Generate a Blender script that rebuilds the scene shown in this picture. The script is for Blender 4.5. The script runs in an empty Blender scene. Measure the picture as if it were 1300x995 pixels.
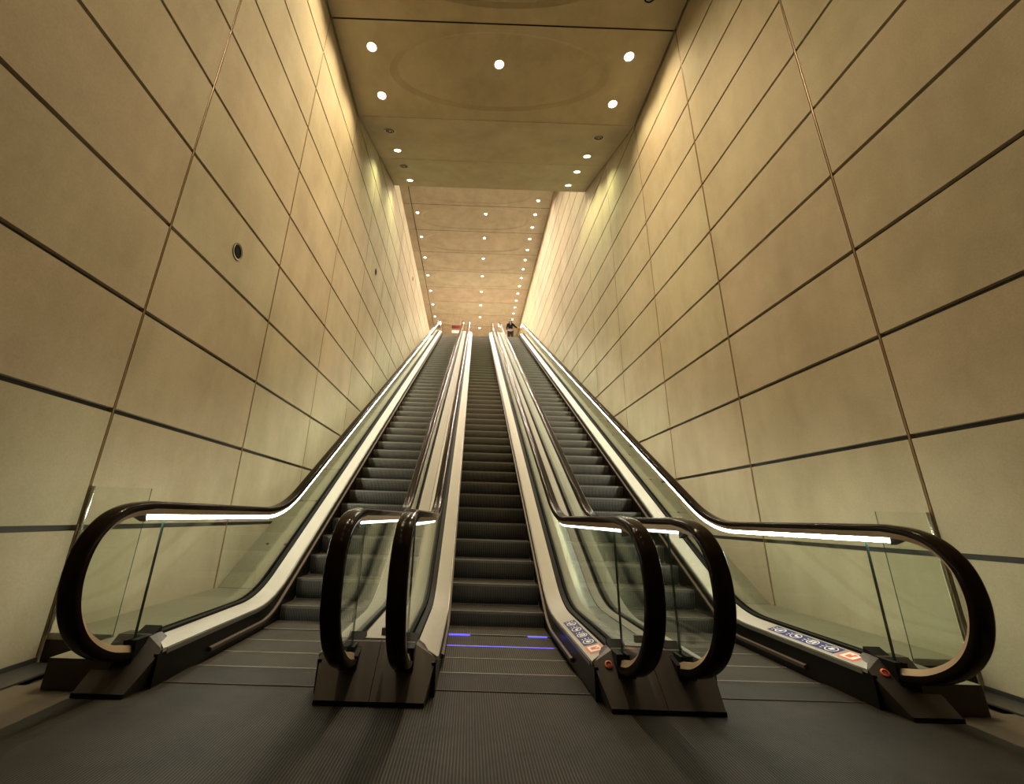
import bpy, bmesh, math, random
from mathutils import Vector, Matrix
random.seed(7)
SC = bpy.context.scene
COL = SC.collection
PI = math.pi
T30 = math.tan(PI / 6)

# ------------------------------------------------------------------ camera
def basis(yaw, pitch, roll):
    cy, sy, cp, sp = math.cos(yaw), math.sin(yaw), math.cos(pitch), math.sin(pitch)
    F = Vector((sy * cp, cy * cp, sp)); R0 = Vector((cy, -sy, 0)); U0 = R0.cross(F)
    c, s = math.cos(roll), math.sin(roll)
    return R0 * c + U0 * s, U0 * c - R0 * s, F
CAM_Z = 1.15
FPX, PX, PY = 569.245, 605.467, 452.0
cr, cu, cf = basis(0.00626, 0.345616, 0.031514)
cam = bpy.data.cameras.new('camera'); camo = bpy.data.objects.new('camera', cam); COL.objects.link(camo)
M = Matrix((cr, cu, -cf)).transposed().to_4x4(); M.translation = Vector((0, 0, CAM_Z))
camo.matrix_world = M
cam.sensor_fit = 'HORIZONTAL'; cam.sensor_width = 36.0; cam.lens = FPX * 36 / 1300
cam.shift_x = (650 - PX) / 1300; cam.shift_y = (PY - 497.5) / 1300
cam.clip_start = 0.05; cam.clip_end = 200
SC.camera = camo

# ------------------------------------------------------------------ exposure, world
SC.view_settings.view_transform = 'Standard'; SC.view_settings.look = 'None'
SC.view_settings.gamma = 1.0; SC.view_settings.use_curve_mapping = False
SC.view_settings.exposure = 0.0
SC.cycles.max_bounces = 8; SC.cycles.diffuse_bounces = 5; SC.cycles.glossy_bounces = 4
SC.cycles.transparent_max_bounces = 24; SC.cycles.transmission_bounces = 4
SC.cycles.caustics_reflective = False; SC.cycles.caustics_refractive = False
SC.cycles.sample_clamp_indirect = 4.0
SC.cycles.use_denoising = True
W = bpy.data.worlds.new('world'); SC.world = W; W.use_nodes = True
W.node_tree.nodes['Background'].inputs[0].default_value = (1.0, 0.8, 0.55, 1)
W.node_tree.nodes['Background'].inputs[1].default_value = 0.02
WARM = (1.0, 0.775, 0.455); OLIVE = (0.93, 0.91, 0.48); COOL = (0.93, 1.0, 0.80)
P_NEAR, P_SOFFIT, P_FAR, P_HALL = 220.0, 260.0, 230.0, 40.0
P_CENTRE, P_OVER, P_FCENTRE, P_FHID = 1900.0, 35.0, 1350.0, 1050.0
E_STRIP_OUT, E_STRIP_IN = 28.0, 5.0

# ------------------------------------------------------------------ materials
def mat(name, color=(.5, .5, .5), rough=.5, metal=0.0, spec=.5, emit=None, estr=0.0, coat=0.0):
    m = bpy.data.materials.new(name); m.use_nodes = True
    b = m.node_tree.nodes['Principled BSDF']
    b.inputs['Base Color'].default_value = (*color, 1); b.inputs['Roughness'].default_value = rough
    b.inputs['Metallic'].default_value = metal; b.inputs['Specular IOR Level'].default_value = spec
    b.inputs['Coat Weight'].default_value = coat
    if emit:
        b.inputs['Emission Color'].default_value = (*emit, 1); b.inputs['Emission Strength'].default_value = estr
    return m
def N(m, t, **kw):
    n = m.node_tree.nodes.new(t)
    for k, v in kw.items(): setattr(n, k, v)
    return n
def LK(m, a, b): m.node_tree.links.new(a, b)
def pos(m):
    return N(m, 'ShaderNodeNewGeometry').outputs['Position']
def mixc(m, fac, a, b, blend='MIX'):
    n = N(m, 'ShaderNodeMix', data_type='RGBA', blend_type=blend)
    for sock, v in ((n.inputs[0], fac), (n.inputs[6], a), (n.inputs[7], b)):
        if hasattr(v, 'links'): LK(m, v, sock)
        elif isinstance(v, (int, float)): sock.default_value = v
        else: sock.default_value = (*v, 1)
    return n.outputs[2]
def noise(m, vec, scale, detail=4, rough=.55, sc=None):
    if sc:
        mp = N(m, 'ShaderNodeMapping'); mp.inputs['Scale'].default_value = sc; LK(m, vec, mp.inputs[0]); vec = mp.outputs[0]
    n = N(m, 'ShaderNodeTexNoise'); n.inputs['Scale'].default_value = scale
    n.inputs['Detail'].default_value = detail; n.inputs['Roughness'].default_value = rough
    LK(m, vec, n.inputs['Vector']); return n.outputs[0]
def ramp(m, fac, p0, p1, c0=(0, 0, 0), c1=(1, 1, 1)):
    r = N(m, 'ShaderNodeValToRGB'); r.color_ramp.elements[0].position = p0; r.color_ramp.elements[1].position = p1
    r.color_ramp.elements[0].color = (*c0, 1); r.color_ramp.elements[1].color = (*c1, 1)
    LK(m, fac, r.inputs[0]); return r.outputs[0]
def concrete(name, c0, c1, bump=.25):
    m = mat(name, c0, .75, spec=.3); b = m.node_tree.nodes['Principled BSDF']
    p = pos(m)
    big = noise(m, p, .55, 5, .6); streak = noise(m, p, 1.6, 4, .6, (1, .9, .35)); fine = noise(m, p, 55, 3, .7)
    geo = N(m, 'ShaderNodeNewGeometry')
    col = mixc(m, ramp(m, big, .3, .7), c0, c1)
    col = mixc(m, ramp(m, streak, .42, .72), col, mixc(m, 1.0, col, (.86, .84, .80), 'MULTIPLY'))
    col = mixc(m, .30, col, mixc(m, ramp(m, fine, .3, .7), (.62, .60, .58), (1, 1, 1)), 'MULTIPLY')
    isl = ramp(m, geo.outputs['Random Per Island'], 0, 1, (.93, .885, .83), (.93, .95, .87)); mott = noise(m, p, 1.1, 6, .68, (1, .7, .8)); col = mixc(m, .55, col, mixc(m, ramp(m, mott, .36, .66), (.80, .78, .73), (1.06, 1.04, 1.0)), 'MULTIPLY')
    col = mixc(m, 1.0, col, isl, 'MULTIPLY')
    LK(m, col, b.inputs['Base Color'])
    bp = N(m, 'ShaderNodeBump'); bp.inputs['Strength'].default_value = bump; bp.inputs['Distance'].default_value = .004
    LK(m, fine, bp.inputs['Height']); LK(m, bp.outputs[0], b.inputs['Normal'])
    return m
def ribbed(name, c_top, c_gap, pitch, axis=0, rough=.4, metal=.6, dirt=.5, duty=.5):
    m = mat(name, c_top, rough, metal, spec=.12); b = m.node_tree.nodes['Principled BSDF']
    p = pos(m); sx = N(m, 'ShaderNodeSeparateXYZ'); LK(m, p, sx.inputs[0])
    d = N(m, 'ShaderNodeMath', operation='DIVIDE'); LK(m, sx.outputs[axis], d.inputs[0]); d.inputs[1].default_value = pitch
    f = N(m, 'ShaderNodeMath', operation='FRACT'); LK(m, d.outputs[0], f.inputs[0])
    st = ramp(m, f.outputs[0], duty - .08, duty + .08)
    n1 = noise(m, p, 3.0, 5, .65); n2 = noise(m, p, 14, 4, .7)
    top = mixc(m, ramp(m, n1, .35, .65), c_top, tuple(x * dirt for x in c_top))
    top = mixc(m, ramp(m, n2, .4, .75), top, tuple(x * .8 for x in c_top))
    LK(m, mixc(m, st, top, c_gap), b.inputs['Base Color'])
    bp = N(m, 'ShaderNodeBump', invert=True); bp.inputs['Strength'].default_value = .6; bp.inputs['Distance'].default_value = .004
    LK(m, st, bp.inputs['Height']); LK(m, bp.outputs[0], b.inputs['Normal'])
    return m
def brushed(name, c, rough=.35, metal=.8, sc=(1, 1, 40), var=.12):
    m = mat(name, c, rough, metal); b = m.node_tree.nodes['Principled BSDF']
    p = pos(m); n1 = noise(m, p, 2.0, 4, .6); n2 = noise(m, p, 6, 2, .5, sc)
    col = mixc(m, ramp(m, n1, .3, .7), c, tuple(x * (1 - var) for x in c)); LK(m, col, b.inputs['Base Color'])
    r = N(m, 'ShaderNodeMapRange'); r.inputs[3].default_value = rough * .75; r.inputs[4].default_value = rough * 1.3
    LK(m, n2, r.inputs[0]); LK(m, r.outputs[0], b.inputs['Roughness'])
    return m
def glassmat(name, tint=(.955, .975, .95), gloss=1.0):
    m = bpy.data.materials.new(name); m.use_nodes = True; nt = m.node_tree; nt.nodes.clear()
    out = N(m, 'ShaderNodeOutputMaterial'); tr = N(m, 'ShaderNodeBsdfTransparent'); gl = N(m, 'ShaderNodeBsdfGlossy')
    tr.inputs[0].default_value = (*tint, 1); gl.inputs[0].default_value = (.9, .95, .9, 1); gl.inputs['Roughness'].default_value = .02
    lw = N(m, 'ShaderNodeLayerWeight'); lw.inputs[0].default_value = .5
    pw = N(m, 'ShaderNodeMath', operation='POWER'); LK(m, lw.outputs['Facing'], pw.inputs[0]); pw.inputs[1].default_value = 4.0
    mu = N(m, 'ShaderNodeMath', operation='MULTIPLY_ADD'); LK(m, pw.outputs[0], mu.inputs[0]); mu.inputs[1].default_value = .55 * gloss; mu.inputs[2].default_value = .035
    mx = N(m, 'ShaderNodeMixShader'); LK(m, mu.outputs[0], mx.inputs[0])
    LK(m, tr.outputs[0], mx.inputs[1]); LK(m, gl.outputs[0], mx.inputs[2]); LK(m, mx.outputs[0], out.inputs[0])
    return m

M_WALL = concrete('concrete_wall', (.50, .445, .34), (.56, .495, .375))
M_CEIL = concrete('concrete_ceiling', (.62, .57, .48), (.68, .62, .52), .15)
M_CEILF = concrete('concrete_high_ceiling', (.68, .65, .61), (.72, .68, .64), .1)
M_JOINT = mat('joint_shadow_gap', (.035, .028, .02), .6)
M_BRONZE = mat('bronze_joint_trim', (.26, .155, .07), .45, .25)
M_STONE = concrete('stone_floor', (.10, .08, .062), (.13, .105, .08), .1)
M_SKIRTING = mat('dark_grey_metal', (.055, .052, .048), .45, .4)
M_RUBBER = mat('black_rubber', (.013, .008, .005), .14, 0, .06)
M_TRACK = brushed('bronze_steel_track', (.78, .56, .36), .36, .8, (1, 1, 1))
M_CREAM = brushed('pale_brushed_aluminium', (.345, .33, .285), .5, .1, (1, 1, 30), .06)
M_EDGE = mat('grey_aluminium_edge', (.30, .29, .26), .35, .7)
M_BLACK = mat('black_gloss_panel', (.007, .006, .005), .3, 0, .2)
M_BRUSH = mat('brown_brush_strip', (.075, .055, .038), .55, .2)
M_BROWN = brushed('dark_bronze_steel', (.036, .026, .019), .45, .5)
M_BOOT = mat('black_rubber_boot', (.006, .006, .006), .6, spec=.12)
M_STEEL = brushed('olive_grey_stainless', (.35, .35, .27), .30, .75, (30, 1, 1), .12)
M_GREYDECK = brushed('grey_stainless_deck', (.42, .45, .42), .30, .75, (30, 1, 1), .1)
M_TREAD = ribbed('dirty_ribbed_tread', (.085, .076, .06), (.016, .014, .011), .0186, 0, .6, .15, .6)
M_STEP = ribbed('ribbed_grey_step', (.30, .285, .25), (.075, .07, .06), .0186, 0, .5, .3, .75)
M_NOSE = mat('step_nose_highlight', (.24, .225, .19), .5, .2)  # highlight along the step noses, put into the colour
M_PLATE = ribbed('ribbed_dark_floor_plate', (.060, .054, .043), (.004, .0035, .003), .0165, 0, .55, .15, .45)
M_COMB = ribbed('ribbed_comb_plate', (.055, .050, .040), (.004, .0035, .003), .0150, 0, .55, .15, .5)
M_GLASS = glassmat('balustrade_glass')
M_GEDGE = mat('green_glass_edge', (.035, .06, .05), .15, 0, .6)
M_STRIPO = mat('cool_white_tube_light', (1, 1, 1), .5, emit=(.95, 1.0, .84), estr=E_STRIP_OUT)
M_STRIPI = mat('white_tube_light', (1, 1, 1), .5, emit=(.96, 1.0, .92), estr=E_STRIP_IN)
M_CHROME = mat('polished_steel', (.75, .74, .70), .12, 1.0)
M_LENS = mat('downlight_lamp', (1, 1, 1), .4, emit=(1.0, .90, .68), estr=14.0)
M_LENSO = mat('downlight_lamp_greenish', (1, 1, 1), .4, emit=(.98, 1.0, .70), estr=12.0)
M_RING = mat('downlight_ring', (.55, .50, .40), .4, .6)
M_RINGD = mat('olive_vent_ring', (.17, .15, .10), .5, .3)
M_OFF = mat('unlit_lamp_recess', (.012, .011, .009), .8, spec=.05)
M_BLUE = mat('blue_gap_light', (.1, .1, .3), .5, emit=(.12, .10, 1.0), estr=1.6)
M_LBLUE = mat('label_blue', (.012, .022, .16), .5, spec=.2)
M_LWHITE = mat('label_white', (.75, .76, .74), .5)
M_LORANGE = mat('label_orange', (.70, .12, .03), .5)
M_RED = mat('sign_dark_red', (.16, .012, .008), .5)
M_FARWALL = concrete('ochre_far_wall', (.55, .42, .26), (.58, .45, .28), .1)

# ------------------------------------------------------------------ helpers
def obj(name, bm, m, parent=None, smooth=False, angle=None):
    me = bpy.data.meshes.new(name); bm.normal_update(); bm.to_mesh(me); bm.free()
    for mm in (m if isinstance(m, (list, tuple)) else [m]): me.materials.append(mm)
    o = bpy.data.objects.new(name, me); COL.objects.link(o)
    if smooth: me.shade_smooth() if hasattr(me, 'shade_smooth') else None
    if angle is not None:
        me.shade_smooth()
        try: me.set_sharp_from_angle(angle=angle)
        except Exception: pass
    if parent: o.parent = parent
    return o
def tag(o, label, cat, group=None):
    o['label'] = label; o['category'] = cat
    if group: o['group'] = group
    return o
def thing(name, label, cat, loc=(0, 0, 0), group=None):
    o = bpy.data.objects.new(name, None); COL.objects.link(o); o.location = loc; o.empty_display_size = .2
    return tag(o, label, cat, group)
def struct(o): o['kind'] = 'structure'; return o
def box(bm, x0, x1, y0, y1, z0, z1, mi=0, skip=()):
    v = [bm.verts.new(p) for p in ((x0, y0, z0), (x1, y0, z0), (x1, y1, z0), (x0, y1, z0), (x0, y0, z1), (x1, y0, z1), (x1, y1, z1), (x0, y1, z1))]
    for i, f in enumerate(((0, 3, 2, 1), (4, 5, 6, 7), (0, 1, 5, 4), (1, 2, 6, 5), (2, 3, 7, 6), (3, 0, 4, 7))):
        if i in skip: continue
        bm.faces.new([v[j] for j in f]).material_index = mi
def hull(bm, pts, mi=0):
    vs = [bm.verts.new(p) for p in pts]
    r = bmesh.ops.convex_hull(bm, input=vs)
    bmesh.ops.delete(bm, geom=[g for g in r['geom_interior'] if isinstance(g, bmesh.types.BMVert)] , context='VERTS')
    for f in bm.faces: f.material_index = mi
def rprism(bm, prof, x0, x1, mi=0):
    """side profile in the y-z plane, extruded from x0 to x1"""
    a = [bm.verts.new((x0, y, z)) for y, z in prof]; b = [bm.verts.new((x1, y, z)) for y, z in prof]
    n = len(prof)
    bm.faces.new(a).material_index = mi; bm.faces.new(b[::-1]).material_index = mi
    for i in range(n):
        bm.faces.new((a[i], b[i], b[(i + 1) % n], a[(i + 1) % n])).material_index = mi
    bmesh.ops.recalc_face_normals(bm, faces=bm.faces[:])
def sweep(bm, path, sec, x0, caps=True, mi=0, closed=True):
    """path: (y,z) points; sec: (x, n) cross-section, n along the outward/up normal"""
    rings = []
    for i, (y, z) in enumerate(path):
        a = path[max(i - 1, 0)]; b = path[min(i + 1, len(path) - 1)]
        d = Vector((b[0] - a[0], b[1] - a[1])); d.normalize(); ny, nz = -d.y, d.x
        rings.append([bm.verts.new((x0 + sx, y + ny * sn, z + nz * sn)) for sx, sn in sec])
    k = len(sec)
    for i in range(len(rings) - 1):
        for j in range(k if closed else k - 1):
            bm.faces.new((rings[i][j], rings[i][(j + 1) % k], rings[i + 1][(j + 1) % k], rings[i + 1][j])).material_index = mi
    if caps and closed:
        bm.faces.new(rings[0][::-1]).material_index = mi; bm.faces.new(rings[-1]).material_index = mi
    bmesh.ops.recalc_face_normals(bm, faces=bm.faces[:])
def tube(bm, pts, r, seg=10):
    sec = [(math.cos(2 * PI * i / seg), math.sin(2 * PI * i / seg)) for i in range(seg)]
    rings = []
    for i, p in enumerate(pts):
        p = Vector(p); d = (Vector(pts[min(i + 1, len(pts) - 1)]) - Vector(pts[max(i - 1, 0)])).normalized()
        a = d.orthogonal().normalized(); b = d.cross(a)
        if i:
            a = (pa - d * pa.dot(d)).normalized(); b = d.cross(a)
        pa = a
        rings.append([bm.verts.new(p + (a * c + b * s) * r) for c, s in sec])
    for i in range(len(rings) - 1):
        for j in range(seg): bm.faces.new((rings[i][j], rings[i][(j + 1) % seg], rings[i + 1][(j + 1) % seg], rings[i + 1][j]))
    bm.faces.new(rings[0][::-1]); bm.faces.new(rings[-1])
def disc(bm, c, r0, r1, z0, z1, seg=28, nrm=(0, 0, -1), mi=0):
    """ring from radius r0 (height z0) to r1 (height z1) round axis nrm; r0=0 gives a disc"""
    n = Vector(nrm).normalized(); a = n.orthogonal().normalized(); b = n.cross(a); c = Vector(c)
    def ring(r, h): return [bm.verts.new(c + n * h + (a * math.cos(2 * PI * i / seg) + b * math.sin(2 * PI * i / seg)) * r) for i in range(seg)]
    R1 = ring(r1, z1)
    if r0 == 0: bm.faces.new(R1).material_index = mi; return
    R0 = ring(r0, z0)
    for i in range(seg): bm.faces.new((R0[i], R0[(i + 1) % seg], R1[(i + 1) % seg], R1[i])).material_index = mi

# ------------------------------------------------------------------ main dimensions
XL, XR = -3.278, 4.039                # wall faces
MOD, Y0 = 2.472, 4.081                # panel module along the hall
Z0 = 0.972                            # first joint above the floor
Z_NEAR, Z_FAR, Z_LAND = 11.0, 17.95, 12.05
Y_SOF0, Y_SOF1, Z_SOF1 = 9.03, 14.0, 13.02
Y_BACK, Y_END = -5.8, 41.6
Y_LAND = 28.9
XS = -4.75                            # set-back upper left side
def bent(zb, c, R, zt, y0, y1, n=9):
    """points of level -> 30 degree slope -> level, with rounded bends; slope line z = T30*y - c"""
    t = R * math.tan(PI / 12); pts = [(y0, zb)]
    ya = (zb + c) / T30; yb = (zt + c) / T30
    for k in range(n + 1):
        a = PI / 6 * k / n; pts.append((ya - t + R * math.sin(a), zb + R * (1 - math.cos(a))))
    s = yb - t * math.cos(PI / 6); zs = zt - t * .5
    y_from = pts[-1][0]
    for k in range(1, 24): 
        y = y_from + (s - y_from) * k / 24; pts.append((y, T30 * y - c))
    for k in range(n + 1):
        a = PI / 6 * (1 - k / n)
        pts.append((yb + t - R * math.sin(a), zt - R * (1 - math.cos(a))))
    pts.append((y1, zt)); return pts
def zat(path, y):
    for (a, za), (b, zb) in zip(path, path[1:]):
        if a <= y <= b: return za + (zb - za) * (y - a) / (b - a) if b > a else za
    return path[0][1] if y < path[0][0] else path[-1][1]
C_NOSE = 3.17
def lane(h, R=1.0, y0=3.74, y1=28.6): return bent(h, C_NOSE - h, R, Z_LAND + h, y0, y1)
NOSE = lane(0.0, 1.0)

# ------------------------------------------------------------------ walls
def wall(name, x, side, ztop_k, y_cut=None):
    bm = bmesh.new(); g = .023; th = .05
    s = side
    kmax = ztop_k
    ztop = 13.72 if kmax is not None else Z_FAR
    i0 = math.floor((Y_BACK - Y0) / MOD); i1 = math.ceil((Y_END - Y0) / MOD)
    for i in range(i0, i1):
        ya = max(Y0 + i * MOD, Y_BACK) + g * .75; yb = min(Y0 + (i + 1) * MOD, Y_END) - g * .75
        if yb - ya < .1: continue
        for k in range(-1, 18):
            za = Z0 + k + g; zb = Z0 + k + 1 - g
            if k < 0: za = 0.0
            if za > ztop - .05: continue
            zb = min(zb, ztop)
            xa, xb = (x, x + s * th) if s > 0 else (x + s * th, x)
            box(bm, xa, xb, ya, yb, za, zb, 0)
    xa, xb = (x + s * th, x + s * .4) if s > 0 else (x + s * .4, x + s * th)
    box(bm, xa, xb, Y_BACK, Y_END, 0, ztop, 1)
    # bronze trims seen on one flank of the upright joints
    for i in range(i0 + 1, i1):
        y = Y0 + i * MOD
        xa, xb = (x + .006, x + th) if s > 0 else (x - th, x - .006)
        box(bm, xa, xb, y, y + g * .74, 0, ztop, 2)
    return struct(obj(name, bm, [M_WALL, M_JOINT, M_BRONZE]))
wall('wall_left', XL, -1, 14)
wall('wall_right', XR, 1, None)
bm = bmesh.new(); box(bm, XS - .2, XS, Y_SOF1, Y_END, 13.60, Z_FAR); box(bm, XS, XL - .41, Y_SOF1 - .3, Y_END, 13.60, 13.715)
struct(obj('wall_upper_left', bm, M_WALL))
bm = bmesh.new(); box(bm, XS - .2, XR + .4, Y_END, Y_END + .2, Z_LAND, Z_FAR)
struct(obj('wall_far', bm, M_FARWALL))
bm = bmesh.new(); box(bm, XL - .4, XR + .4, Y_BACK - .2, Y_BACK, 0, Z_NEAR)
struct(obj('wall_back', bm, M_WALL))

# floor: stone slabs, upper landing
bm = bmesh.new()
box(bm, XL - .4, XR + .4, Y_BACK, 7.2, -.3, -.032)
for i in range(9):
    for j in range(8):
        xa = XL + i * .92; ya = Y_BACK + j * 1.18
        box(bm, xa + .003, min(xa + .917, XR), ya + .003, ya + 1.177, -.031, 0.0)
struct(obj('floor', bm, M_STONE))
bm = bmesh.new(); box(bm, XL, XR, Y_LAND, Y_END, Z_LAND - .4, Z_LAND)
struct(obj('floor_upper', bm, concrete('pale_upper_floor', (.50, .48, .44), (.54, .52, .48), .1)))
for nm, x0, x1 in (('baseboard_left', XL, XL + .27), ('baseboard_right', XR - .27, XR)):
    bm = bmesh.new(); box(bm, x0, x1, Y_BACK, 4.07, .001, .012)
    xa = x0 if nm.endswith('left') else x1 - .012
    box(bm, xa, xa + .012, Y_BACK, 4.07, .0125, .045)
    struct(obj(nm, bm, M_SKIRTING))

# ceilings with oval coffers
def coffer_panel(bm, x0, x1, ya, yb, z, cx, cy, ax, ay, depth, p=2.0, th=.12):
    n = 72; inner, outer, top = [], [], []
    for k in range(n):
        a = 2 * PI * k / n; c, s = math.cos(a), math.sin(a)
        ex = math.copysign(abs(c) ** (2 / p), c); ey = math.copysign(abs(s) ** (2 / p), s)
        inner.append((cx + ax * ex, cy + ay * ey)); top.append((cx + (ax - .18) * ex, cy + (ay - .08) * ey))
    corners = [(x0, ya), (x1, ya), (x1, yb), (x0, yb)]
    def hit(px, py):
        dx, dy = px - cx, py - cy; t = 1e9
        for lim, c0, d in ((x0, cx, dx), (x1, cx, dx), (ya, cy, dy), (yb, cy, dy)):
            if abs(d) > 1e-9 and (lim - c0) / d > 1: t = min(t, (lim - c0) / d)
        return (cx + dx * t, cy + dy * t)
    outer = [hit(*q) for q in inner]
    vi = [bm.verts.new((*q, z)) for q in inner]; vo = [bm.verts.new((*q, z)) for q in outer]; vt = [bm.verts.new((*q, z + depth)) for q in top]
    for k in range(n):
        j = (k + 1) % n
        bm.faces.new((vi[k], vi[j], vo[j], vo[k])); bm.faces.new((vt[k], vt[j], vi[j], vi[k]))
        a, b = outer[k], outer[j]
        for c in corners:
            if (abs(a[0] - b[0]) > 1e-6 and abs(a[1] - b[1]) > 1e-6) and min(a[0], b[0]) - 1e-6 <= c[0] <= max(a[0], b[0]) + 1e-6 and min(a[1], b[1]) - 1e-6 <= c[1] <= max(a[1], b[1]) + 1e-6:
                bm.faces.new((vo[k], vo[j], bm.verts.new((*c, z))))
    bm.faces.new(vt)
    for f in bm.faces:
        f.normal_update()
        if f.normal.z > 0: f.normal_flip()
bm = bmesh.new(); g = .016
for i in range(-4, 2):
    ya = Y0 + i * MOD + g; yb = Y0 + (i + 1) * MOD - g
    if ya < Y_BACK: ya = Y_BACK
    coffer_panel(bm, XL + .028, XR - .028, ya, yb, Z_NEAR, .36, (ya + yb) / 2 - .07, 2.58, 1.0, .06)
m0 = len(bm.faces)
box(bm, XL, XR, Y_BACK, Y_SOF0 + .06, Z_NEAR + .13, Z_NEAR + .5, 1)
struct(obj('ceiling', bm, [M_CEIL, M_JOINT]))
# sloping soffit of two panels
bm = bmesh.new()
mS = (Z_SOF1 - Z_NEAR - .03) / (Y_SOF1 - Y_SOF0)
for ya, yb in ((Y_SOF0 + .025, 11.60), (11.615, Y_SOF1)):
    za, zb = Z_NEAR + .03 + (ya - Y_SOF0) * mS, Z_NEAR + .03 + (yb - Y_SOF0) * mS
    rprism(bm, [(ya, za), (yb, zb), (yb, zb + .1), (ya, za + .1)], XL + .02, XR - .02, 0)
struct(obj('ceiling_slope', bm, [M_CEIL]))
bm = bmesh.new()
rprism(bm, [(Y_SOF0 + .03, Z_NEAR + .16), (Y_SOF1, Z_SOF1 + .115), (Y_SOF1, Z_FAR), (Y_SOF1 - .35, Z_FAR), (Y_SOF1 - .35, Z_SOF1 + .5), (Y_SOF0 + .03, Z_NEAR + .5)], XS - .2, XR, 0)
struct(obj('ceiling_drop_face', bm, [M_CEILF]))
bm = bmesh.new()
FJ = [Y_SOF1 + .05] + [21.27 + 2.448 * k for k in range(-2, 8)] + [Y_END]
for ya, yb in zip(FJ, FJ[1:]):
    coffer_panel(bm, -3.88 + .01, XR - .01, ya + g, yb - g, Z_FAR, -.25, (ya + yb) / 2, 3.25, (yb - ya) * .43, .05, 2.6)
    for f in bm.faces: pass
for ya, yb in zip(FJ, FJ[1:]): box(bm, XS, -3.92, ya + g, yb - g, Z_FAR, Z_FAR + .1, 0)
box(bm, XS - .2, XR, Y_SOF1, Y_END, Z_FAR + .12, Z_FAR + .3, 1)
struct(obj('ceiling_upper', bm, [M_CEILF, M_JOINT]))

# ------------------------------------------------------------------ downlights
def downlight_proto(name, lit, lensmat, power, color, angle=150, r=.10, blend=1.0, tilt=None):
    t = bpy.data.objects.new(name, None); COL.objects.link(t); t.empty_display_size = .1
    bm = bmesh.new(); disc(bm, (0, 0, 0), r * 1.25, r * 1.35, .0, -.01); disc(bm, (0, 0, 0), r * 1.25, r, .012, -.0); disc(bm, (0, 0, 0), r * 1.25, r * 1.35, .0125, .0)
    disc(bm, (0, 0, 0), r, r * .97, .0, .0); obj('trim_ring', bm, M_RING, t)
    if lit:
        bm = bmesh.new(); disc(bm, (0, 0, 0), 0, r * .97, 0, .0045); disc(bm, (0, 0, 0), r * .97, r * .97, -.012, .0045)
        obj('lamp_lens', bm, lensmat, t)
        if power:
            L = bpy.data.lights.new('spot', 'SPOT'); L.energy = power; L.color = color; L.spot_size = math.radians(angle); L.spot_blend = blend
            L.shadow_soft_size = .06; lo = bpy.data.objects.new('lamp_beam', L); COL.objects.link(lo); lo.parent = t; lo.location = (0, 0, -.03)
    else:
        bm = bmesh.new(); disc(bm, (0, 0, 0), 0, r * .97, 0, .003); obj('dark_recess', bm, M_OFF, t)
        bm = bmesh.new(); disc(bm, (0, 0, 0), r * .55, r * .70, .012, .004); disc(bm, (0, 0, 0), 0, r * .3, 0, .012); obj('reflector', bm, M_RING, t)
    return t
def place(proto, loc, label, group, rot=None, first=set()):
    if proto.name not in first:
        first.add(proto.name); t = proto
    else:
        t = proto.copy(); COL.objects.link(t)
        for ch in list(proto.children):
            c = ch.copy(); COL.objects.link(c); c.parent = t
    t.location = loc
    if rot: t.rotation_euler = rot
    return tag(t, label, 'ceiling light', group)
ORD = ['nearest', 'second', 'third', 'fourth', 'fifth', 'sixth', 'seventh', 'eighth', 'ninth', 'tenth', 'eleventh', 'twelfth', 'thirteenth', 'farthest']
pn = downlight_proto('downlight', True, M_LENS, P_NEAR, WARM)
G1 = 'round downlights in the low coffered ceiling'
for my, rowname in ((Y0 + MOD, 'of the whole coffered panel'), (Y0, 'of the coffered panel cut by the top')):
    for dy, nm in ((.60, 'nearer'), (1.83, 'farther')):
        for x, sd in ((-2.53, 'left'), (3.255, 'right')):
            y = my + dy
            if my == Y0 and dy < 1: continue
            if my == Y0 and sd == 'right': continue
            place(pn, (x, y, Z_NEAR), f'lit downlight, {nm} of two at the {sd} {rowname}', G1)
pn0 = downlight_proto('downlight', True, M_LENS, P_CENTRE, WARM, angle=165)
place(pn0, (.351, 7.5, Z_NEAR + .06), 'lit round downlight at the centre of the oval ceiling coffer', G1)
po = downlight_proto('downlight', False, None, 0, None, r=.125)
place(po, (3.255, 5.91, Z_NEAR), 'unlit round downlight at the right end of the panel cut by the top edge', G1)
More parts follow.
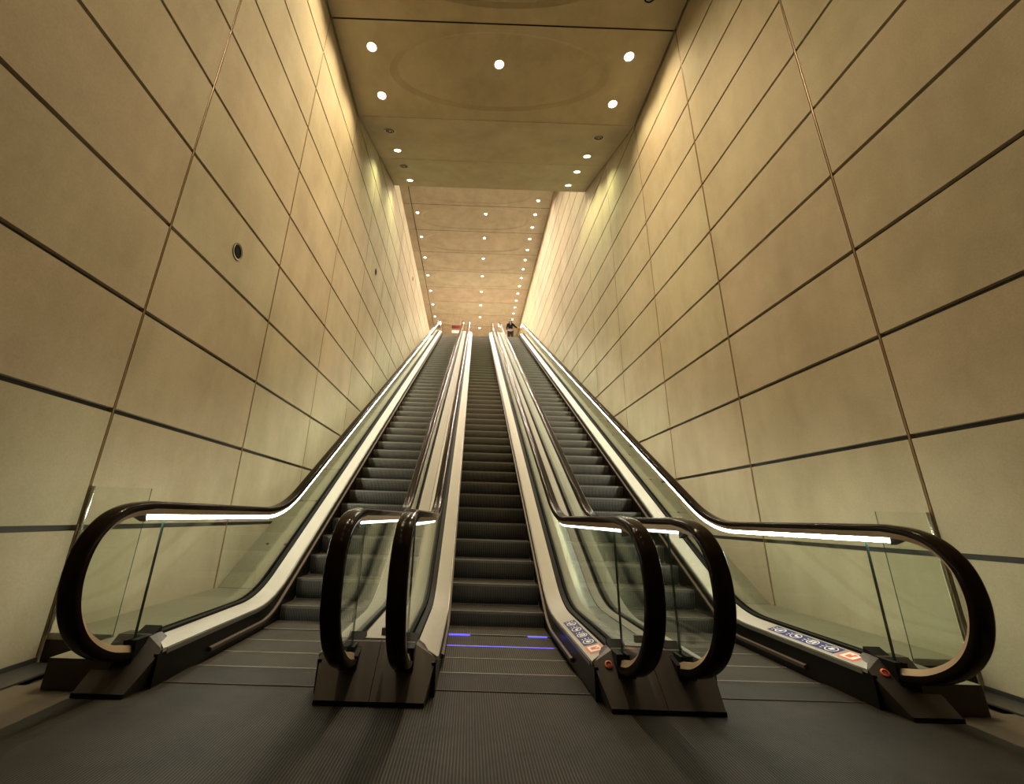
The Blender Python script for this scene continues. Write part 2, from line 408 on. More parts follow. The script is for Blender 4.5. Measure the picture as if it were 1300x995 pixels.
# added downlights out of view, brightening the near walls
pn1 = downlight_proto('downlight', True, M_LENS, P_OVER, WARM, angle=165)
for y in (5.03, 2.56, .09): place(pn1, (.351, y, Z_NEAR + .06), 'added unseen downlight in an oval ceiling coffer overhead', 'added downlights in the coffers overhead')
ph = downlight_proto('downlight', True, M_LENS, P_HALL, WARM)  # unseen side rows, added to light the near walls
for y in (-1.45, 1.0, 3.45):
    for x in (-2.53, 3.255): place(ph, (x, y, Z_NEAR), 'added unseen downlight in the low ceiling outside the view', 'added downlights over the lower hall')
ps = downlight_proto('downlight', True, M_LENSO, P_SOFFIT, OLIVE, angle=135)
tiltS = (math.atan(mS), 0, 0)
def zs(y): return Z_NEAR + .03 + (y - Y_SOF0) * mS - .002
G2 = 'round downlights in the sloping ceiling panel'
for x, y, lit, lab in ((-2.59, 9.79, 0, 'unlit downlight nearest the coffers, left side of the sloping panel'), (-2.60, 11.0, 1, 'lit downlight second in the left column of the sloping panel'),
                       (-2.60, 12.19, 0, 'unlit downlight third in the left column of the sloping panel'), (-2.59, 13.43, 1, 'lit downlight beside the far edge, left side of the sloping panel'),
                       (3.297, 9.75, 0, 'unlit downlight nearest the coffers, right side of the sloping panel'), (3.29, 10.94, 1, 'lit downlight second in the right column of the sloping panel'),
                       (3.27, 12.13, 1, 'lit downlight third in the right column of the sloping panel'), (3.25, 13.36, 1, 'lit downlight beside the far edge, right side of the sloping panel')):
    place(ps if lit else po, (x, y, zs(y)), lab, G2, tiltS)
pf = downlight_proto('downlight', True, M_LENS, P_FAR, (1.0, .80, .62), r=.085)
pfc = downlight_proto('downlight', True, M_LENS, P_FCENTRE, (1.0, .82, .64), angle=165, r=.085)
for k in range(14):
    place(pf, (3.285, 20.63 + 1.2315 * k, Z_FAR), f'{ORD[k]} round downlight in the row along the pinkish right wall of the high ceiling', 'right row of downlights in the high ceiling')
for k in range(8):
    place(pfc, (.40, 22.04 + 2.415 * k, Z_FAR + .05), f'{ORD[k] if k < 7 else "farthest"} round downlight in the middle row of the high ceiling', 'middle row of downlights in the high ceiling')
pfh = downlight_proto('downlight', True, M_LENS, P_FHID, (1.0, .84, .58), angle=165, r=.085)
for y in (14.85, 17.2, 19.62): place(pfh, (.40, y, Z_FAR + .05), 'round downlight of the high ceiling hidden behind the sloping panel', 'hidden downlights of the high ceiling')
for k in range(7):
    place(pf, (-3.63, 22.06 + 2.42 * k, Z_FAR), f'{ORD[k] if k < 6 else "farthest"} round downlight in the left row of the high ceiling', 'left row of downlights in the high ceiling')

# round speaker-like fittings in the left wall
for y, z, lab in ((5.33, 3.316, 'large near round vent with pale ring set in the left wall'), (12.78, 7.38, 'small middle round vent high on the left wall'), (20.3, 11.39, 'farthest tiny round vent on the left wall')):
    t = thing('wall_vent', lab, 'wall vent', (XL, y, z + CAM_Z), 'round vents in the left wall')
    bm = bmesh.new(); disc(bm, (0, 0, 0), .125, .12, -.03, .012, nrm=(1, 0, 0)); disc(bm, (0, 0, 0), .12, .095, .012, .006, nrm=(1, 0, 0)); obj('vent_ring', bm, M_RINGD, t)
    bm = bmesh.new(); disc(bm, (0, 0, 0), 0, .095, 0, .004, nrm=(1, 0, 0)); disc(bm, (0, 0, 0), .05, .06, .004, .008, nrm=(1, 0, 0)); obj('vent_grille', bm, M_OFF, t)

# ------------------------------------------------------------------ escalators
HW = .545                 # half step width + gap
RAIL = .76                # half distance between handrail centres
loop_pts = [(3.98, .075), (3.78, .128), (3.567, .172), (3.352, .228), (3.165, .325), (3.035, .445), (2.95, .595), (2.917, .775),
            (2.955, .96), (3.07, 1.095), (3.231, 1.165), (3.42, 1.192)]
def catmull(p, n=5):
    out = []
    for i in range(len(p) - 1):
        a = p[max(i - 1, 0)]; b = p[i]; c = p[i + 1]; d = p[min(i + 2, len(p) - 1)]
        for k in range(n):
            t = k / n
            out.append(tuple(.5 * ((2 * b[j]) + (c[j] - a[j]) * t + (2 * a[j] - 5 * b[j] + 4 * c[j] - d[j]) * t * t + (3 * b[j] - a[j] - 3 * c[j] + d[j]) * t ** 3) for j in (0, 1)))
    out.append(p[-1]); return out
LOOP = catmull(loop_pts)
RFLAT = bent(1.195, 2.22, 1.9, Z_LAND + 1.195, 3.45, 28.35, 12)
UP = [(31.8 - y, z + Z_LAND) for y, z in LOOP][::-1]
HPATH = LOOP + RFLAT[0:] + UP[1:]
# remove near duplicates
hp = [HPATH[0]]
for q in HPATH[1:]:
    if math.dist(q, hp[-1]) > .02: hp.append(q)
HPATH = hp
def round_sec(w, h, n0):
    pts = []
    for k in range(13):
        a = PI * k / 12
        pts.append((w / 2 * math.copysign(abs(math.cos(a)) ** .6, math.cos(a)), n0 - h + h * abs(math.sin(a)) ** .55))
    pts += [(-w / 2, n0 - h - .012), (-w / 2 + .02, n0 - h - .012), (w / 2 - .02, n0 - h - .012), (w / 2, n0 - h - .012)]
    return pts
SEC_RAIL = round_sec(.118, .040, 0.0)
SEC_TRACK = [(.042, -.0525), (-.042, -.0525), (-.028, -.090), (.028, -.090)]
SEC_LIGHT = [(.024, -.0925), (-.024, -.0925), (-.018, -.124), (.018, -.124)]
SEC_LIGHTI = [(.018, -.0925), (-.018, -.0925), (-.014, -.110), (.014, -.110)]
def offset_path(path, n):
    out = []
    for i, (y, z) in enumerate(path):
        a = path[max(i - 1, 0)]; b = path[min(i + 1, len(path) - 1)]
        d = Vector((b[0] - a[0], b[1] - a[1])).normalized(); out.append((y - d.y * n, z + d.x * n))
    return out
IN_LOOP = [q for q in offset_path(LOOP, -.086)]
TOPGLASS = offset_path(RFLAT, -.088)
BOTGLASS = lane(.27, 1.0, 3.0, 28.9)
def rect_sec(xa, xb, na, nb): return [(xa, na), (xb, na), (xb, nb), (xa, nb)]
def glass_strip(ya, yb, x):
    bm = bmesh.new(); n = max(2, int((yb - ya) / .12)); th = .006
    pr = []
    for k in range(n + 1):
        y = ya + (yb - ya) * k / n; pr.append((y, zat(TOPGLASS, y)))
    for k in range(n, -1, -1):
        y = ya + (yb - ya) * k / n; pr.append((y, zat(BOTGLASS, y)))
    a = [bm.verts.new((x - th, *q)) for q in pr]; b = [bm.verts.new((x + th, *q)) for q in pr]
    m = n + 1
    for k in range(n):
        bm.faces.new((a[k], a[k + 1], a[2 * m - 2 - k], a[2 * m - 1 - k])); bm.faces.new((b[k], b[2 * m - 1 - k], b[2 * m - 2 - k], b[k + 1]))
    for k in (m - 1, 2 * m - 1):   # upright ends
        j = (k + 1) % (2 * m); bm.faces.new((a[k], b[k], b[j], a[j])).material_index = 1 if ya < 3.7 and k > m else 0
    return bm
def step_mesh():
    bm = bmesh.new()
    w = HW - .006
    box(bm, -w, w, 0.012, .384, -.028, 0.0, 2)
    box(bm, -w, w, 0.0, .0118, -.028, 0.0, 1)  # front edge strip in the lighter highlight colour
    n = 6
    prof = [(0.0, -.028)] + [(.004 + .020 * (1 - math.cos(PI / 2 * k / n)) + .0, -.028 - .205 * k / n) for k in range(n + 1)]
    prof = [(.0, -.0285), (.003, -.07), (.010, -.11), (.022, -.15), (.040, -.185), (.064, -.216), (.078, -.229), (.09, -.229), (.09, -.0285)]
    rprism(bm, prof, -w, w)
    me = bpy.data.meshes.new('step'); bm.normal_update(); bm.to_mesh(me); bm.free()
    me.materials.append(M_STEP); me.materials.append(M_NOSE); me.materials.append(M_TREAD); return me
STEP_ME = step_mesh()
def label_mesh(parent, base_fn, side):
    """plaque of blue pictograms with a white/orange notice at its near end, lying on the sloping inner deck; base_fn(u, v) -> point"""
    def quad(bm, u0, u1, v0, v1, h, mi=0):
        vs = [bm.verts.new(base_fn(u, v, h)) for u, v in ((u0, v0), (u1, v0), (u1, v1), (u0, v1))]
        bm.faces.new(vs).material_index = mi
    bm = bmesh.new(); quad(bm, .195, 1.0, .04, .96, .0015, 0)
    o = obj('safety_label', bm, [M_LBLUE], parent); o['label'] = 'blue safety label with white pictograms'
    bm = bmesh.new(); cw = (1.0 - .195) / 4
    for k in range(4):
        u = .195 + cw * (k + .40); ru = cw * .30; rv = .36
        n = 22
        for j in range(n):
            a0, a1 = 2 * PI * j / n, 2 * PI * (j + 1) / n
            vs = [bm.verts.new(base_fn(u + ru * s * math.cos(a), .5 + rv * s * math.sin(a), .0028)) for a, s in ((a0, 1), (a1, 1), (a1, .82), (a0, .82))]
            bm.faces.new(vs)
        if k == 0: quad(bm, u - .018, u + .018, .35, .68, .0028); quad(bm, u - .035, u + .03, .44, .52, .0031)
        if k == 1: quad(bm, u - .03, u - .008, .30, .66, .0028); quad(bm, u + .004, u + .03, .32, .60, .0028); quad(bm, u - .03, u + .03, .62, .70, .0031)
        if k == 2: quad(bm, u - .04, u + .01, .40, .56, .0028); quad(bm, u + .0, u + .02, .50, .70, .0031)
        if k == 3:
            vs = [bm.verts.new(base_fn(u + du, v, .0031)) for du, v in ((-.05, .70), (-.038, .76), (.05, .30), (.038, .24))]; bm.faces.new(vs)
            quad(bm, u - .02, u + .01, .36, .62, .0028)
        for r in range(3): quad(bm, .195 + cw * (k + .76), .195 + cw * (k + .79 + .12 * (r % 2 + 1) * .5), .22 + r * .22, .30 + r * .22, .0028)
    obj('pictograms', bm, M_LWHITE, o)
    bm = bmesh.new(); quad(bm, 0, .17, .0, 1.0, .0015); o2 = obj('warning_notice', bm, M_LORANGE, parent); o2['label'] = 'orange bordered white notice'
    bm = bmesh.new(); quad(bm, .022, .148, .12, .88, .0028); obj('notice_field', bm, M_LWHITE, o2)
    bm = bmesh.new(); quad(bm, .060, .118, .26, .58, .0038); quad(bm, .048, .082, .58, .76, .0038); quad(bm, .10, .118, .60, .70, .0038); obj('notice_mark', bm, M_LORANGE, o2)

def escalator(cx, label, strips, side_label=False, blue=False, widths=(.93, .93), pairside=(False, False)):
    T = thing('escalator', label, 'escalator', (cx, 3.44, 0), 'parallel escalators rising to the upper hall')
    def add(name, bm, m, par=None, **kw):
        o = obj(name, bm, m, None, **kw); o.parent = par or T
        if par is None: o.matrix_parent_inverse = Matrix.Translation((-cx, -3.44, 0))
        return o
    # steps
    y = 4.16
    ys = []
    while y < 27.9: ys.append(y); y += .4
    for k, y in enumerate(ys):
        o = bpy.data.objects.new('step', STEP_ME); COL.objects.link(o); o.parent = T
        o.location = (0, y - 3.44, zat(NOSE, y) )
    if blue:
        for yy, xa, xb in ((5.352, -.52, -.30), (5.352, .30, .50), (4.952, -.52, .50)):
            bm = bmesh.new(); zz = zat(NOSE, yy); box(bm, cx + xa, cx + xb, yy, yy + .006, zz - .02, zz + .002)
            o = add('step_gap_light', bm, M_BLUE); o['label'] = 'thin blue light in the gap between steps'
    # comb and floor plates
    bm = bmesh.new(); rprism(bm, [(3.745, -.03), (3.745, .004), (3.78, .006), (4.05, .010), (4.155, .002), (4.155, -.03)], cx - HW, cx + HW); add('comb_plate', bm, M_COMB)
    bm = bmesh.new(); box(bm, cx - widths[0], cx + widths[1], 2.0, 3.42, .0005, .006)
    box(bm, cx - .60, cx + .60, 3.4201, 3.74, .0005, .006)
    box(bm, cx - .60, cx + .60, 3.739, 3.7445, .0005, .012, 1)
    add('floor_plate', bm, [M_PLATE, M_BRUSH])
    bm = bmesh.new(); box(bm, cx - HW, cx + HW, 28.0, Y_LAND, Z_LAND - .05, Z_LAND + .004); add('upper_comb_plate', bm, M_COMB)
    for s in (-1, 1):
        w_out = widths[0] if s < 0 else widths[1]
        def X(v): return cx + s * v
        # skirt: black vertical face from below the steps to the inner deck
        P = lane(0.0, 1.0, 3.62, 28.7)
        bm = bmesh.new(); sweep(bm, P, rect_sec(s * HW, s * (HW + .03), -.20, .205), cx); add('skirt_panel', bm, M_BLACK, angle=.6)
        bm = bmesh.new(); sweep(bm, lane(0.0, 1.0, 4.3, 28.0), [(s * (HW - .002), .055), (s * (HW - .026), .06), (s * (HW - .026), .085), (s * (HW - .002), .092)], cx); add('skirt_brush', bm, M_BRUSH, angle=.6)
        # inner deck (pale strip)
        bm = bmesh.new(); Pd = lane(.22, 1.5, 3.72, 28.7)
        sweep(bm, Pd, [(s * (HW - .004), -.012), (s * (HW - .004), .012), (s * .552, .016), (s * .695, .052), (s * .70, .02)], cx)
        for v in bm.verts:      # near end cut on the slant
            if v.co.y < 3.725: v.co.y = 3.66 + (abs(v.co.x - cx) - HW) * 1.05
        add('inner_deck', bm, M_CREAM, angle=.5)
        bm = bmesh.new(); sweep(bm, lane(.22, 1.5, 3.70, 28.7), [(s * (HW - .010), -.028), (s * (HW - .010), .004), (s * (HW - .0045), .004), (s * (HW - .0045), -.028)], cx); add('deck_edge_trim', bm, M_EDGE, angle=.5)
        # gasket at the foot of the glass
        bm = bmesh.new(); sweep(bm, lane(.275, 1.4, 3.60, 28.7), rect_sec(s * .7005, s * .748, -.045, .015), cx); add('glass_gasket', bm, M_BOOT, angle=.5)
        bm = bmesh.new(); sweep(bm, lane(.275, 1.4, 3.60, 28.7), rect_sec(s * .772, s * .790, -.045, .012), cx); add('glass_gasket', bm, M_BOOT, angle=.5)
        # handrail
        bm = bmesh.new(); sweep(bm, HPATH, SEC_RAIL, X(RAIL)); add('handrail', bm, M_RUBBER, angle=.7)
        bm = bmesh.new(); sweep(bm, HPATH[6:-6], SEC_TRACK, X(RAIL)); add('handrail_track', bm, M_TRACK, angle=.5)
        LP = [q for q in offset_path(HPATH, 0) if 3.47 <= q[0] <= 28.3 and q[1] > zat(NOSE, q[0]) + .7]
        LP = [(3.43, 1.193)] + LP
        outer = strips[0 if s < 0 else 1]
        if outer is None: LP = [q for q in LP if q[0] < 5.75]
        bm = bmesh.new(); sweep(bm, LP, SEC_LIGHT if outer else SEC_LIGHTI, X(RAIL)); ls = add('light_strip', bm, M_STRIPO if outer else M_STRIPI, angle=.5)
        ls['label'] = 'glowing white tube light under the handrail'
        bm = bmesh.new(); rprism(bm, [(3.30, 1.10), (3.425, 1.10), (3.425, 1.055), (3.37, 1.075)], X(RAIL) - .02, X(RAIL) + .02); add('strip_end_cap', bm, M_BROWN)
        # glass: curved newel panel, then panels up the slope
        bm = bmesh.new(); IL = [q for q in IN_LOOP if q[1] > .20 and q[0] < 3.66]
        top_y = 3.655
        poly = [(top_y, zat(TOPGLASS, top_y))] + [(q[0], q[1]) for q in IL[::-1] if q[1] > .26] + [(top_y, .24)]
        th = .006
        a = [bm.verts.new((X(RAIL) - th, *q)) for q in poly]; b = [bm.verts.new((X(RAIL) + th, *q)) for q in poly]
        bm.faces.new(a); bm.faces.new(b[::-1]); n = len(poly)
        bm.faces.new((a[-1], b[-1], b[0], a[0])).material_index = 1
        bmesh.ops.triangulate(bm, faces=[f for f in bm.faces if len(f.verts) > 4])
        bmesh.ops.recalc_face_normals(bm, faces=bm.faces[:])
        add('glass_panel', bm, [M_GLASS, M_GEDGE])
        yy = [3.668, 5.45] + [5.45 + 1.94 * k for k in range(1, 12)] + [28.3]
        for ya, yb in zip(yy, yy[1:]):
            add('glass_panel', glass_strip(ya, yb - .012, X(RAIL)), [M_GLASS, M_GEDGE])
        # newel base cap and rubber boot
        o = w_out - .002
        bm = bmesh.new()
        hull(bm, [(X(HW + .004), 3.66, .222), (X(.70), 3.80, .292), (X(o), 3.80, .292), (X(.60), 3.44, .008), (X(o), 3.44, .008), (X(.60), 3.44, .03), (X(o), 3.44, .03),
                  (X(HW + .02), 3.86, .008), (X(o), 3.86, .008), (X(HW + .02), 3.86, .21), (X(.70), 3.86, .290), (X(o), 3.86, .290), (X(.72), 3.74, .292), (X(o), 3.74, .292)])
        add('newel_base', bm, M_BROWN)
        bm = bmesh.new(); box(bm, X(.60) if s > 0 else X(o), X(o) if s > 0 else X(.60), 3.428, 3.4395, .006, .032); add('base_kick_strip', bm, M_BOOT)
        bm = bmesh.new(); rprism(bm, [(3.56, .06), (3.60, .235), (3.70, .262), (3.85, .33), (3.9, .05)], X(RAIL) - .062, X(RAIL) + .062); add('handrail_boot', bm, M_BOOT)
        if s > 0 and side_label:
            # the inner deck is level here: u runs up the deck, v across it
            def base_fn(u, v, h, cx=cx):
                x = .565 + .115 * v; yv = 3.80 + 1.02 * u
                return (cx + x, yv, .2367 + (x - .552) * (.036 / .143) + h)
            label_mesh(T, lambda u, v, h: tuple(Vector(base_fn(u, v, h)) - Vector((cx, 3.44, 0))), s)
            bm = bmesh.new(); c = (cx + .655, 3.655, .205)
            nrm = Vector((-.12, -.62, .62)); disc(bm, c, .026, .018, .022, .026, nrm=nrm, mi=0); disc(bm, c, .026, .026, -.01, .022, nrm=nrm, mi=0); disc(bm, c, 0, .018, 0, .020, nrm=nrm, mi=1)
            o3 = add('stop_button', bm, [M_LORANGE, M_RED]); o3['label'] = 'small round red stop button'
    return T
CL, CM, CR = -1.55, .353, 2.285
gl, gr = (CM - CL) / 2, (CR - CM) / 2
escalator(CL, 'long escalator in the left lane, its glass side facing the left wall', (True, None), widths=(.93, gl))
escalator(CM, 'long escalator in the middle lane with blue light in its lowest step gaps', (None, None), side_label=True, blue=True, widths=(gl, gr))
escalator(CR, 'long escalator in the right lane, carrying the person at its top', (False, True), side_label=True, widths=(gr, .93))

# deck covers between neighbouring escalators
def pair_cover(x0, x1, label, grey):
    t = thing('deck_cover', label, 'deck cover', ((x0 + x1) / 2, 3.86, 0), 'covers between the escalators')
    off = Matrix.Translation((-(x0 + x1) / 2, -3.86, 0))
    P = lane(.30, 1.4, 3.865, 28.7); mid = (x0 + x1) / 2
    w = x1 - x0
    a, b = (.28, .72) if grey else (.49, .51)
    for lo, hi, m, dz, nm in ((0, a, M_CREAM, 0, 'cover_strip'), (a, b, M_GREYDECK if grey else M_BOOT, -.008, 'cover_centre'), (b, 1, M_CREAM, 0, 'cover_strip')):
        bm = bmesh.new(); sweep(bm, P, rect_sec(x0 + w * lo - mid + .0005, x0 + w * hi - mid - .0005, -.03, dz - .004), mid)
        o = obj(nm, bm, m, t, angle=.5); o.matrix_parent_inverse = off
    # nose lip over the bronze caps, small sensor block
    bm = bmesh.new(); box(bm, x0 + .001, x1 - .001, 3.80, 3.864, .2935, .300)
    o = obj('cover_lip', bm, M_CREAM, t); o.matrix_parent_inverse = off
    bm = bmesh.new(); box(bm, mid - .03, mid + .03, 3.90, 3.93, .2965, .345); 
    o = obj('sensor_block', bm, M_BRUSH, t); o.matrix_parent_inverse = off
pair_cover(CL + .792, CM - .792, 'pale metal cover strips with dark joint between the left and middle escalators', False)
pair_cover(CM + .792, CR - .792, 'pale edged cover with a grey steel centre between the middle and right escalators', True)

# outer steel decks against the walls
def outer_deck(xi, xw, label):
    lo, hi = min(xi, xw), max(xi, xw)
    t = thing('side_deck', label, 'deck', (xw, 3.55, 0), 'steel decks between the outer escalators and the walls')
    off = Matrix.Translation((-xw, -3.55, 0))
    zf, c = .185, 4.80 - CAM_Z
    yb = (zf + c) / T30
    def seg(ya, yb_, nm, m=M_STEEL):
        za, zb = max(zf, T30 * ya - c), max(zf, T30 * yb_ - c)
        bm = bmesh.new(); rprism(bm, [(ya, za), (yb_, zb), (yb_, zb - .03), (ya, za - .03)], lo, hi); o = obj(nm, bm, m, t); o.matrix_parent_inverse = off
    seg(4.112, yb - .003, 'level_panel')
    xm = xi + (.417 if xw > xi else -.417) ; bl, bh = sorted((xi, xm))
    bm = bmesh.new(); box(bm, bl, bh, 3.556, 4.111, zf - .03, zf); o = obj('level_panel', bm, M_STEEL, t); o.matrix_parent_inverse = off
    bm = bmesh.new(); box(bm, xm - .003, xm + .003, 3.556, 4.108, .008, zf - .0305); o = obj('end_panel', bm, M_BROWN, t); o.matrix_parent_inverse = off
    bm = bmesh.new(); box(bm, min(xm, xw), max(xm, xw), 4.1085, 4.1115, .008, zf - .0305); o = obj('end_panel', bm, M_BROWN, t); o.matrix_parent_inverse = off
    edges = [yb] + [7.5 + 1.165 * k for k in range(1, 19)]
    for a, b in zip(edges, edges[1:]): seg(a + .006, b - .006, 'deck_panel')
    bm = bmesh.new(); box(bm, bl, bh, 3.55, 3.5555, .008, zf); o = obj('end_panel', bm, M_BROWN, t); o.matrix_parent_inverse = off
    rx = (-3.07, -2.80) if xw < 0 else (3.565, 3.848)
    for k in range(1, 15):
        y = 7.5 + 1.165 * (k - 1); 
        for x in rx:
            bm = bmesh.new(); z = T30 * y - c; n = Vector((0, -.5, .866))
            disc(bm, (x, y, z), .024, .018, .0005, .007, 12, n); disc(bm, (x, y, z), 0, .018, 0, .007, 12, n)
            o = obj('bolt', bm, M_BRUSH, t); o.matrix_parent_inverse = off
    # side of the escalator truss seen between this deck and the glass foot
    bm = bmesh.new(); s = 1 if xw > xi else -1
    top = lane(.268, 1.0, 3.865, 28.7)
    xa = xi - s * .002
    pr = [(y, z) for y, z in top]; va = [bm.verts.new((xa, y, z)) for y, z in pr]; vb = [bm.verts.new((xa, y, max(.002, T30 * y - c - 0.03) if y > 3.9 else .002)) for y, z in pr]
    vc = [bm.verts.new((xa - s * .01, y, z)) for y, z in pr]; vd = [bm.verts.new((xa - s * .01, y, max(.002, T30 * y - c - .03) if y > 3.9 else .002)) for y, z in pr]
    for i in range(len(pr) - 1):
        for A, B in ((va, vb), (vc, vd), (va, vc)): bm.faces.new((A[i], A[i + 1], B[i + 1], B[i]))
    o = obj('side_fascia', bm, M_STEEL, t); o.matrix_parent_inverse = off
outer_deck(CL - .805, XL + .003, 'olive steel deck with bolts between the left escalator and the left wall')
outer_deck(CR + .805, XR - .003, 'olive steel deck with bolts between the right escalator and the right wall')

# glass barriers across the gap at the walls
for xw, xe, lab in ((XL, -2.758, 'small clear glass barrier fixed to the left wall'), (XR, 3.557, 'small clear glass barrier fixed to the right wall')):
    s = 1 if xe > xw else -1
    t = thing('glass_barrier', lab, 'glass barrier', (xw + s * .02, 4.10, .186), 'glass barriers beside the outer newels')
    off = Matrix.Translation((-(xw + s * .02), -4.10, -.186))
    bm = bmesh.new(); xa, xb = sorted((xw + s * .032, xe)); box(bm, xa, xb, 4.095, 4.105, .186, 1.305, 0)
    for f in bm.faces:
        f.normal_update()
        if f.normal.x * s > .9 or f.normal.z > .9: f.material_index = 1
    o = obj('glass_pane', bm, [M_GLASS, M_GEDGE], t); o.matrix_parent_inverse = off
    bm = bmesh.new(); tube(bm, [(xw + s * .017, 4.10, z) for z in (.186, .6, 1.0, 1.31)], .014, 14)
    o = obj('wall_post', bm, M_CHROME, t); o.matrix_parent_inverse = off
    bm = bmesh.new(); box(bm, min(xw + s * .03, xe), max(xw + s * .03, xe), 4.085, 4.0945, .186, .206); o = obj('glass_clamp', bm, M_EDGE, t); o.matrix_parent_inverse = off

# hanging sign in the upper hall
t = thing('hanging_sign', 'small dark red sign with a pale board hanging over the upper landing', 'sign', (-1.6, 35.0, 15.77))
bm = bmesh.new(); box(bm, -.39, .39, -.03, .03, .40, .68); obj('red_board', bm, M_RED, t)
bm = bmesh.new(); box(bm, -.37, .37, -.03, .03, .0, .22); obj('pale_board', bm, M_LWHITE, t)
bm = bmesh.new(); 
for x in (-.3, .3): tube(bm, [(x, 0, .2205), (x, 0, .3995)], .008, 6); tube(bm, [(x, 0, .6805), (x, 0, Z_FAR + .10 - 15.77)], .008, 6)
obj('hanger', bm, M_EDGE, t)

# ------------------------------------------------------------------ person
def skin(name, verts, edges, radii, m, parent, levels=2, root=0):
    me = bpy.data.meshes.new(name); me.from_pydata([tuple(v) for v in verts], edges, []); me.materials.append(m)
    o = bpy.data.objects.new(name, me); COL.objects.link(o); o.parent = parent
    md = o.modifiers.new('skin', 'SKIN')
    for i, sv in enumerate(me.skin_vertices[0].data):
        r = radii[i]; sv.radius = r if isinstance(r, tuple) else (r, r); sv.use_root = (i == root)
    sb = o.modifiers.new('sub', 'SUBSURF'); sb.levels = levels; sb.render_levels = levels
    return o
M_SKIN = mat('skin', (.50, .30, .21), .55); M_HAIR = mat('dark_brown_hair', (.03, .014, .009), .5); M_COAT = mat('black_jacket', (.006, .006, .007), .9, spec=.1)
M_TROU = mat('black_trousers', (.010, .010, .012), .85); M_BAG = mat('pale_grey_belt', (.35, .35, .36), .6); M_SHIRT = mat('grey_top', (.16, .15, .16), .8)
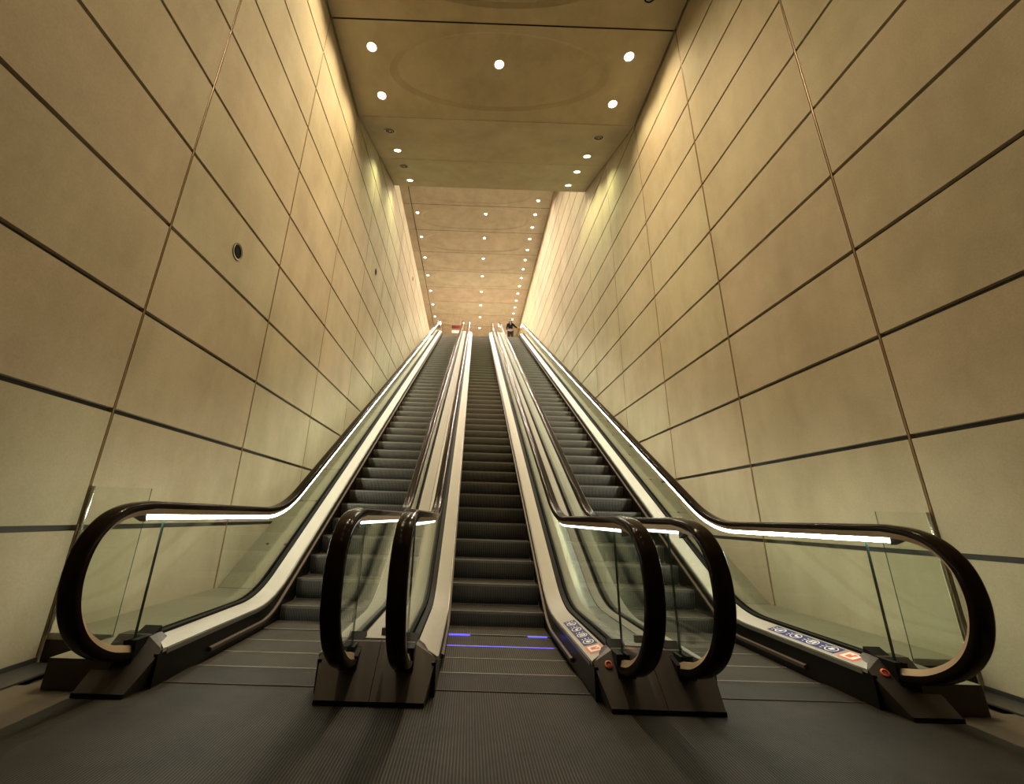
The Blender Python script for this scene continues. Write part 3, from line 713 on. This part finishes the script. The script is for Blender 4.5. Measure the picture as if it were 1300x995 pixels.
def person():
    t = thing('person', 'person in a black jacket with long dark hair standing atop the right escalator', 'person', (2.36, 27.62, Z_LAND + .006)); 
    V = [(0, 0, .93), (0, .0, 1.08), (0, .0, 1.25), (0, .01, 1.40), (0, .0, 1.48), (0, -.01, 1.56), (0, -.02, 1.64), (0, -.01, 1.70),
         (-.17, .01, 1.40), (-.235, .03, 1.14), (-.24, -.05, .92), (-.24, -.08, .86),
         (.17, .01, 1.40), (.33, -.02, 1.20), (.50, -.12, 1.10), (.56, -.15, 1.09),
         (-.095, 0, .86), (-.105, -.01, .50), (-.11, .02, .09), (-.115, -.10, .035),
         (.095, 0, .86), (.115, -.04, .50), (.12, -.02, .09), (.125, -.14, .035)]
    E_ = [(0, 1), (1, 2), (2, 3), (3, 4), (4, 5), (5, 6), (6, 7), (3, 8), (8, 9), (9, 10), (10, 11), (3, 12), (12, 13), (13, 14), (14, 15), (0, 16), (16, 17), (17, 18), (18, 19), (0, 20), (20, 21), (21, 22), (22, 23)]
    R_ = [(.11, .08), (.10, .075), (.12, .09), (.12, .09), (.05, .05), (.068, .08), (.078, .095), (.05, .06), .055, .042, .033, .030, .055, .042, .033, .030,
          .085, .062, .045, .04, .085, .062, .045, .04]
    skin('body', V, E_, R_, M_SKIN, t)
    # jacket, trousers
    VJ = [(0, .0, .93), (0, .0, 1.10), (0, .0, 1.25), (0, .01, 1.41), (0, .0, 1.47), (-.18, .01, 1.40), (-.238, .03, 1.14), (-.24, -.045, .94), (.18, .01, 1.40), (.33, -.02, 1.20), (.485, -.11, 1.105)]
    skin('jacket', VJ, [(0, 1), (1, 2), (2, 3), (3, 4), (3, 5), (5, 6), (6, 7), (3, 8), (8, 9), (9, 10)], [(.205, .15), (.16, .12), (.165, .12), (.15, .11), (.075, .07), .072, .056, .046, .072, .056, .046], M_COAT, t)
    VT = [(0, 0, .95), (-.10, 0, .82), (-.105, -.01, .50), (-.11, .02, .09), (.10, 0, .82), (.115, -.04, .50), (.12, -.02, .09)]
    skin('trousers', VT, [(0, 1), (1, 2), (2, 3), (0, 4), (4, 5), (5, 6)], [(.20, .15), .115, .085, .07, .115, .085, .07], M_TROU, t)
    bm = bmesh.new()
    for c, r in (((0, .030, 1.665), (.100, .105, .110)), ((0, .065, 1.52), (.105, .060, .17)), ((-.083, -.015, 1.50), (.034, .052, .19)), ((.083, -.015, 1.50), (.034, .052, .19)), ((0, -.045, 1.725), (.078, .055, .045))):
        bmesh.ops.create_uvsphere(bm, u_segments=16, v_segments=12, radius=1, matrix=Matrix.Translation(c) @ Matrix.Diagonal((*r, 1)))
    hr = obj('hair', bm, M_HAIR, t, smooth=True); rm = hr.modifiers.new('remesh', 'REMESH'); rm.mode = 'VOXEL'; rm.voxel_size = .012; rm.use_smooth_shade = True
    for s in (-1, 1):
        bm = bmesh.new(); rprism(bm, [(-.24, .0), (-.235, .05), (-.12, .09), (.045, .11), (.06, 0.0)], .075 * s + .04 * s - .045, .075 * s + .04 * s + .045); obj('shoe', bm, M_COAT, t, angle=.8)
    # belt bag and top at the neckline
    bm = bmesh.new(); n = 20
    for zz in (0,):
        r0 = [bm.verts.new((.19 * math.cos(2 * PI * i / n), .14 * math.sin(2 * PI * i / n), .955)) for i in range(n)]; r1 = [bm.verts.new((.19 * math.cos(2 * PI * i / n), .14 * math.sin(2 * PI * i / n), 1.0)) for i in range(n)]
        for i in range(n): bm.faces.new((r0[i], r0[(i + 1) % n], r1[(i + 1) % n], r1[i]))
    obj('belt', bm, M_BAG, t)
    bm = bmesh.new(); hull(bm, [(-.05, -.118, 1.44), (.05, -.118, 1.44), (0, -.140, 1.26), (-.045, -.10, 1.44), (.045, -.10, 1.44), (0, -.11, 1.26)]); obj('shirt', bm, M_SHIRT, t)
    # face: eyes, nose, mouth, ears
    bm = bmesh.new()
    for s in (-1, 1): bmesh.ops.create_uvsphere(bm, u_segments=8, v_segments=6, radius=.011, matrix=Matrix.Translation((.03 * s, -.104, 1.635)))
    obj('eyes', bm, M_HAIR, t)
    bm = bmesh.new(); hull(bm, [(0, -.132, 1.60), (-.014, -.10, 1.595), (.014, -.10, 1.595), (0, -.10, 1.64)]); obj('nose', bm, M_SKIN, t)
    bm = bmesh.new(); box(bm, -.022, .022, -.103, -.095, 1.568, 1.576); obj('mouth', bm, M_RED, t)
    # hands: five fingers each
    for s, c, d in ((-1, Vector((-.24, -.09, .84)), Vector((0, -.25, -1)).normalized()), (1, Vector((.575, -.16, 1.085)), Vector((.75, -.35, -.45)).normalized())):
        side = d.cross(Vector((0, 1, 0))).normalized(); up = side.cross(d)
        V2 = [c, c + d * .055]; E2 = [(0, 1)]; R2 = [.026, .03]
        for k, (off, ln) in enumerate(((-.026, .055), (-.009, .068), (.009, .072), (.026, .062))):
            b = len(V2); V2 += [c + d * .085 + side * off, c + d * (.085 + ln * .55) + side * off + up * .01, c + d * (.085 + ln) + side * off + up * .03]; E2 += [(1, b), (b, b + 1), (b + 1, b + 2)]; R2 += [.0095, .009, .008]
        b = len(V2); V2 += [c + d * .03 - side * .035, c + d * .06 - side * .052, c + d * .085 - side * .055]; E2 += [(0, b), (b, b + 1), (b + 1, b + 2)]; R2 += [.011, .010, .009]
        skin('hand', V2, E2, R2, M_SKIN, t, 1)
person()
